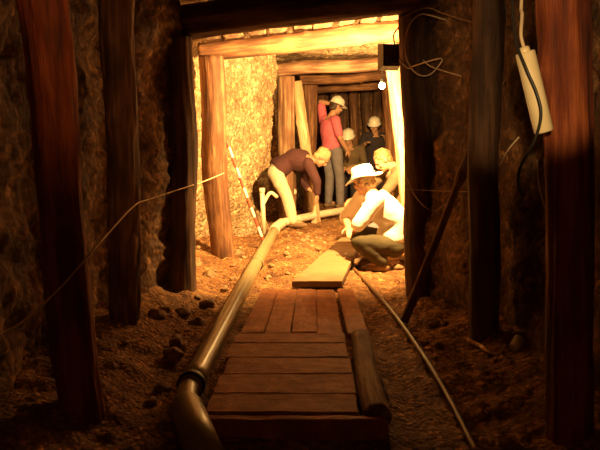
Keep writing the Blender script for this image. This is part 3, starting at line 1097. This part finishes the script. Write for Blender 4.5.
        if hat == 'helmet':
            bm = bmesh.new()
            tube(bm, [hat_at(0, math.cos(t) * 0.113 - 0.010, math.sin(t) * 0.116 + 0.048) for t in [0.35 + (PI - 0.7) * k / 14 for k in range(15)]], 0.007, 8)
            link('ridge', bm, M['helmet'], hm)
        else:
            bm = bmesh.new()
            tube(bm, [hat_at(math.sin(t) * 0.106 * 0.955, math.cos(t) * 0.106 * 1.07 - 0.010, 0.062) for t in [2 * PI * k / 40 for k in range(41)]], 0.007, 8, False)
            tag(link('hat_band', bm, M['whitecloth'], hm), 'white band')
    return root


# the digger bent over at the left
o1 = ground(293, 226, 0.02)
o1.z = floor_z(o1.x, o1.y) + 0.005
person('bending worker in maroon shirt and cream trousers beside the pipe elbow', o1, dict(
    hipL=(-0.25, 0.45, 0.70), hipR=(-0.24, 0.26, 0.69), knL=(-0.03, 0.40, 0.42), knR=(-0.08, 0.02, 0.40), anL=(-0.08, 0.56, 0.09), anR=(0.0, -0.04, 0.09),
    spine=(-0.02, 0.36, 0.86), shL=(0.18, 0.47, 0.84), shR=(0.20, 0.14, 0.81), neck=(0.27, 0.28, 0.86), head=(0.385, 0.26, 0.885), face=(0.60, -0.05, -0.80), up=(0.80, 0, 0.6),
    elL=(0.15, 0.44, 0.53), wrL=(0.21, 0.24, 0.47), elR=(0.31, 0.10, 0.58), wrR=(0.32, 0.12, 0.42), hdL=(0.8, -0.2, -0.4), hdR=(0.0, 0.1, -0.9), pnL=(-0.2, 0.2, -0.9), pnR=(-0.9, 0.2, 0),
    toe=(0.9, -0.3, 0)), 'maroon', 'creamcloth', hair='fair', s=1.02, sleeve='long', bulk=0.034)

# standing in pink with a raised arm
o2 = at(333, 207, 10.3)
o2.z = floor_z(o2.x, o2.y) + 0.005
person('standing worker in pink shirt and white helmet, one arm raised to the head', o2, dict(
    hipL=(-0.10, 0.06, 0.90), hipR=(0.04, -0.08, 0.90), knL=(-0.05, 0.07, 0.49), knR=(0.10, -0.09, 0.49), anL=(-0.07, 0.08, 0.085), anR=(0.11, -0.08, 0.085),
    spine=(-0.06, 0.0, 1.12), shL=(-0.16, 0.15, 1.40), shR=(0.02, -0.16, 1.39), neck=(-0.03, 0.0, 1.47), head=(0.05, 0.02, 1.61), face=(0.9, 0.3, -0.35), up=(0.12, 0, 1),
    elL=(-0.20, 0.22, 1.69), wrL=(-0.05, 0.12, 1.66), elR=(0.09, -0.23, 1.12), wrR=(0.21, -0.12, 0.93), hdL=(1, -0.4, 0.1), pnL=(0.2, -0.4, -1), pnR=(-0.6, 0.6, 0),
    toe=(0.85, 0.4, 0)), 'pink', 'jeans', hat='helmet', s=1.0)

# squatting man with the white sun hat
o3 = ground(377, 262, 0.03)
o3.z = floor_z(o3.x, o3.y) + 0.012
person('crouching worker in white shirt and wide white hat beside the sandy board', o3, dict(
    hipR=(0.12, 0.12, 0.24), hipL=(0.15, -0.08, 0.22), knR=(-0.21, 0.17, 0.33), knL=(-0.19, -0.19, 0.29), anR=(-0.02, 0.15, 0.085), anL=(0.03, -0.13, 0.085),
    spine=(0.15, 0.02, 0.46), shR=(-0.11, 0.22, 0.675), shL=(-0.04, -0.16, 0.66), neck=(-0.075, 0.03, 0.735), head=(-0.13, 0.06, 0.812), face=(-0.85, 0.42, -0.30), up=(-0.22, 0.1, 1),
    elR=(-0.28, 0.23, 0.45), wrR=(-0.27, 0.05, 0.38), elL=(-0.20, -0.19, 0.44), wrL=(-0.20, 0.03, 0.36), hdR=(0.1, -0.9, -0.3), hdL=(-0.1, 0.8, -0.4), pnR=(0, 0, -1), pnL=(0.2, 0, -1),
    toe=(-1, 0.05, 0)), 'whitecloth', 'olive', hair='blond', hat='sun', s=0.97, slen=0.98, bulk=0.036)

# blond worker behind him
o4 = ground(394, 246, 0.02)
o4.z = floor_z(o4.x, o4.y) + 0.005
person('blond worker in tan shirt kneeling behind the white hat', o4, dict(
    hipR=(0.06, 0.12, 0.34), hipL=(0.10, -0.08, 0.34), knR=(-0.28, 0.15, 0.10), knL=(-0.24, -0.05, 0.10), anR=(0.12, 0.15, 0.07), anL=(0.16, -0.06, 0.07),
    spine=(0.12, 0.03, 0.60), shR=(-0.06, 0.21, 0.81), shL=(0.03, -0.14, 0.80), neck=(-0.04, 0.03, 0.86), head=(-0.14, 0.02, 0.92), face=(-0.75, -0.2, -0.6), up=(-0.5, 0, 0.8),
    elR=(-0.24, 0.25, 0.62), wrR=(-0.42, 0.14, 0.50), elL=(-0.14, -0.16, 0.58), wrL=(-0.36, -0.06, 0.48), toe=(0.85, 0, -0.5)), 'tan', 'jeans', hair='blond', s=0.95, sleeve='long')

# two helmets at the back
o5 = at(349, 201, 10.9)
o5.z = floor_z(o5.x, o5.y) + 0.005
person('far kneeling worker in tan shirt and white helmet next to pink shirt', o5, dict(
    hipR=(-0.10, 0.04, 0.50), hipL=(0.10, 0.06, 0.50), knR=(-0.13, -0.12, 0.10), knL=(0.10, -0.10, 0.10), anR=(-0.12, 0.30, 0.07), anL=(0.10, 0.30, 0.07),
    spine=(0.02, 0.05, 0.72), shL=(0.20, 0.02, 0.92), shR=(-0.17, 0.02, 0.92), neck=(0.0, 0.02, 0.98), head=(-0.03, -0.03, 1.11), face=(-0.3, -0.9, -0.35), up=(0, -0.2, 1),
    elL=(0.24, -0.12, 0.68), wrL=(0.06, -0.30, 0.66), elR=(-0.24, -0.14, 0.70), wrR=(-0.10, -0.34, 0.62), toe=(0, 0.9, -0.4)), 'tan', 'navy', hat='helmet', s=1.0, sleeve='long')
o6 = at(374, 202, 11.45)
o6.z = floor_z(o6.x, o6.y) + 0.005
person('far worker in dark shirt and white helmet, kneeling upright before the back timbers', o6, dict(
    hipL=(0.10, 0.04, 0.50), hipR=(-0.10, 0.06, 0.50), knL=(0.13, -0.10, 0.10), knR=(-0.12, -0.10, 0.10), anL=(0.12, 0.32, 0.07), anR=(-0.12, 0.32, 0.07),
    spine=(0.0, 0.05, 0.80), shL=(0.20, 0.02, 1.05), shR=(-0.17, 0.02, 1.05), neck=(0.0, 0.02, 1.11), head=(-0.02, -0.03, 1.24), face=(-0.25, -0.9, -0.3), up=(0, -0.15, 1),
    elL=(0.27, -0.06, 0.83), wrL=(0.16, -0.22, 1.00), elR=(-0.27, -0.12, 0.84), wrR=(-0.20, -0.34, 0.93), toe=(0, 0.9, -0.4)), 'navy', 'navy', hat='helmet', s=1.0)


# ------------------------------------------------------------------ light
def light(name, kind, loc, energy, col, **kw):
    l = bpy.data.lights.new(name, kind)
    l.energy = energy; l.color = col
    for k_, v_ in kw.items(): setattr(l, k_, v_)
    o = bpy.data.objects.new(name, l)
    o.location = loc
    C.objects.link(o)
    return o


WARM = (1.0, 0.57, 0.18)
fl_ = light('floodlight_beam', 'SPOT', V(fp) + aim * 0.125, 1550, WARM, spot_size=math.radians(172), spot_blend=0.45, shadow_soft_size=0.06)
fl_.rotation_mode = 'QUATERNION'
fl_.rotation_quaternion = aim.to_track_quat('-Z', 'Y')
light('bulb_light', 'POINT', bp - V((0.02, 0, 0.02)), 170, WARM, shadow_soft_size=0.04)
# unseen spot near the camera, added to light the upper right timbers and tube
lp = V((0.10, 0.05, 1.42))
s1 = light('added_right_spot', 'SPOT', lp, 200, (1.0, 0.64, 0.27), spot_size=math.radians(20), spot_blend=0.5, shadow_soft_size=0.03)
s1.rotation_mode = 'QUATERNION'
s1.rotation_quaternion = (at(532, 48, 2.4) - lp).to_track_quat('-Z', 'Y')
# unseen spot above the view, added to redden the nearest left post
gp = V((-0.35, 1.70, 2.25))
s2 = light('added_left_spot', 'SPOT', gp, 26, (1.0, 0.46, 0.13), spot_size=math.radians(62), spot_blend=0.9, shadow_soft_size=0.05)
s2.rotation_mode = 'QUATERNION'
s2.rotation_quaternion = (V((-1.05, 2.65, 1.75)) - gp).to_track_quat('-Z', 'Y')

# weak fill added behind the camera to lift the near boards and walls
light('added_front_fill', 'POINT', (0.25, -0.25, 1.75), 6.5, (1.0, 0.36, 0.08), shadow_soft_size=0.08)

w = bpy.data.worlds.new('world')
w.use_nodes = True
w.node_tree.nodes['Background'].inputs[0].default_value = (0, 0, 0, 1)
w.node_tree.nodes['Background'].inputs[1].default_value = 0
sc.world = w
vs = sc.view_settings
vs.view_transform = 'Standard'
vs.look = 'None'
vs.gamma = 1
vs.exposure = 0.0
vs.use_curve_mapping = False
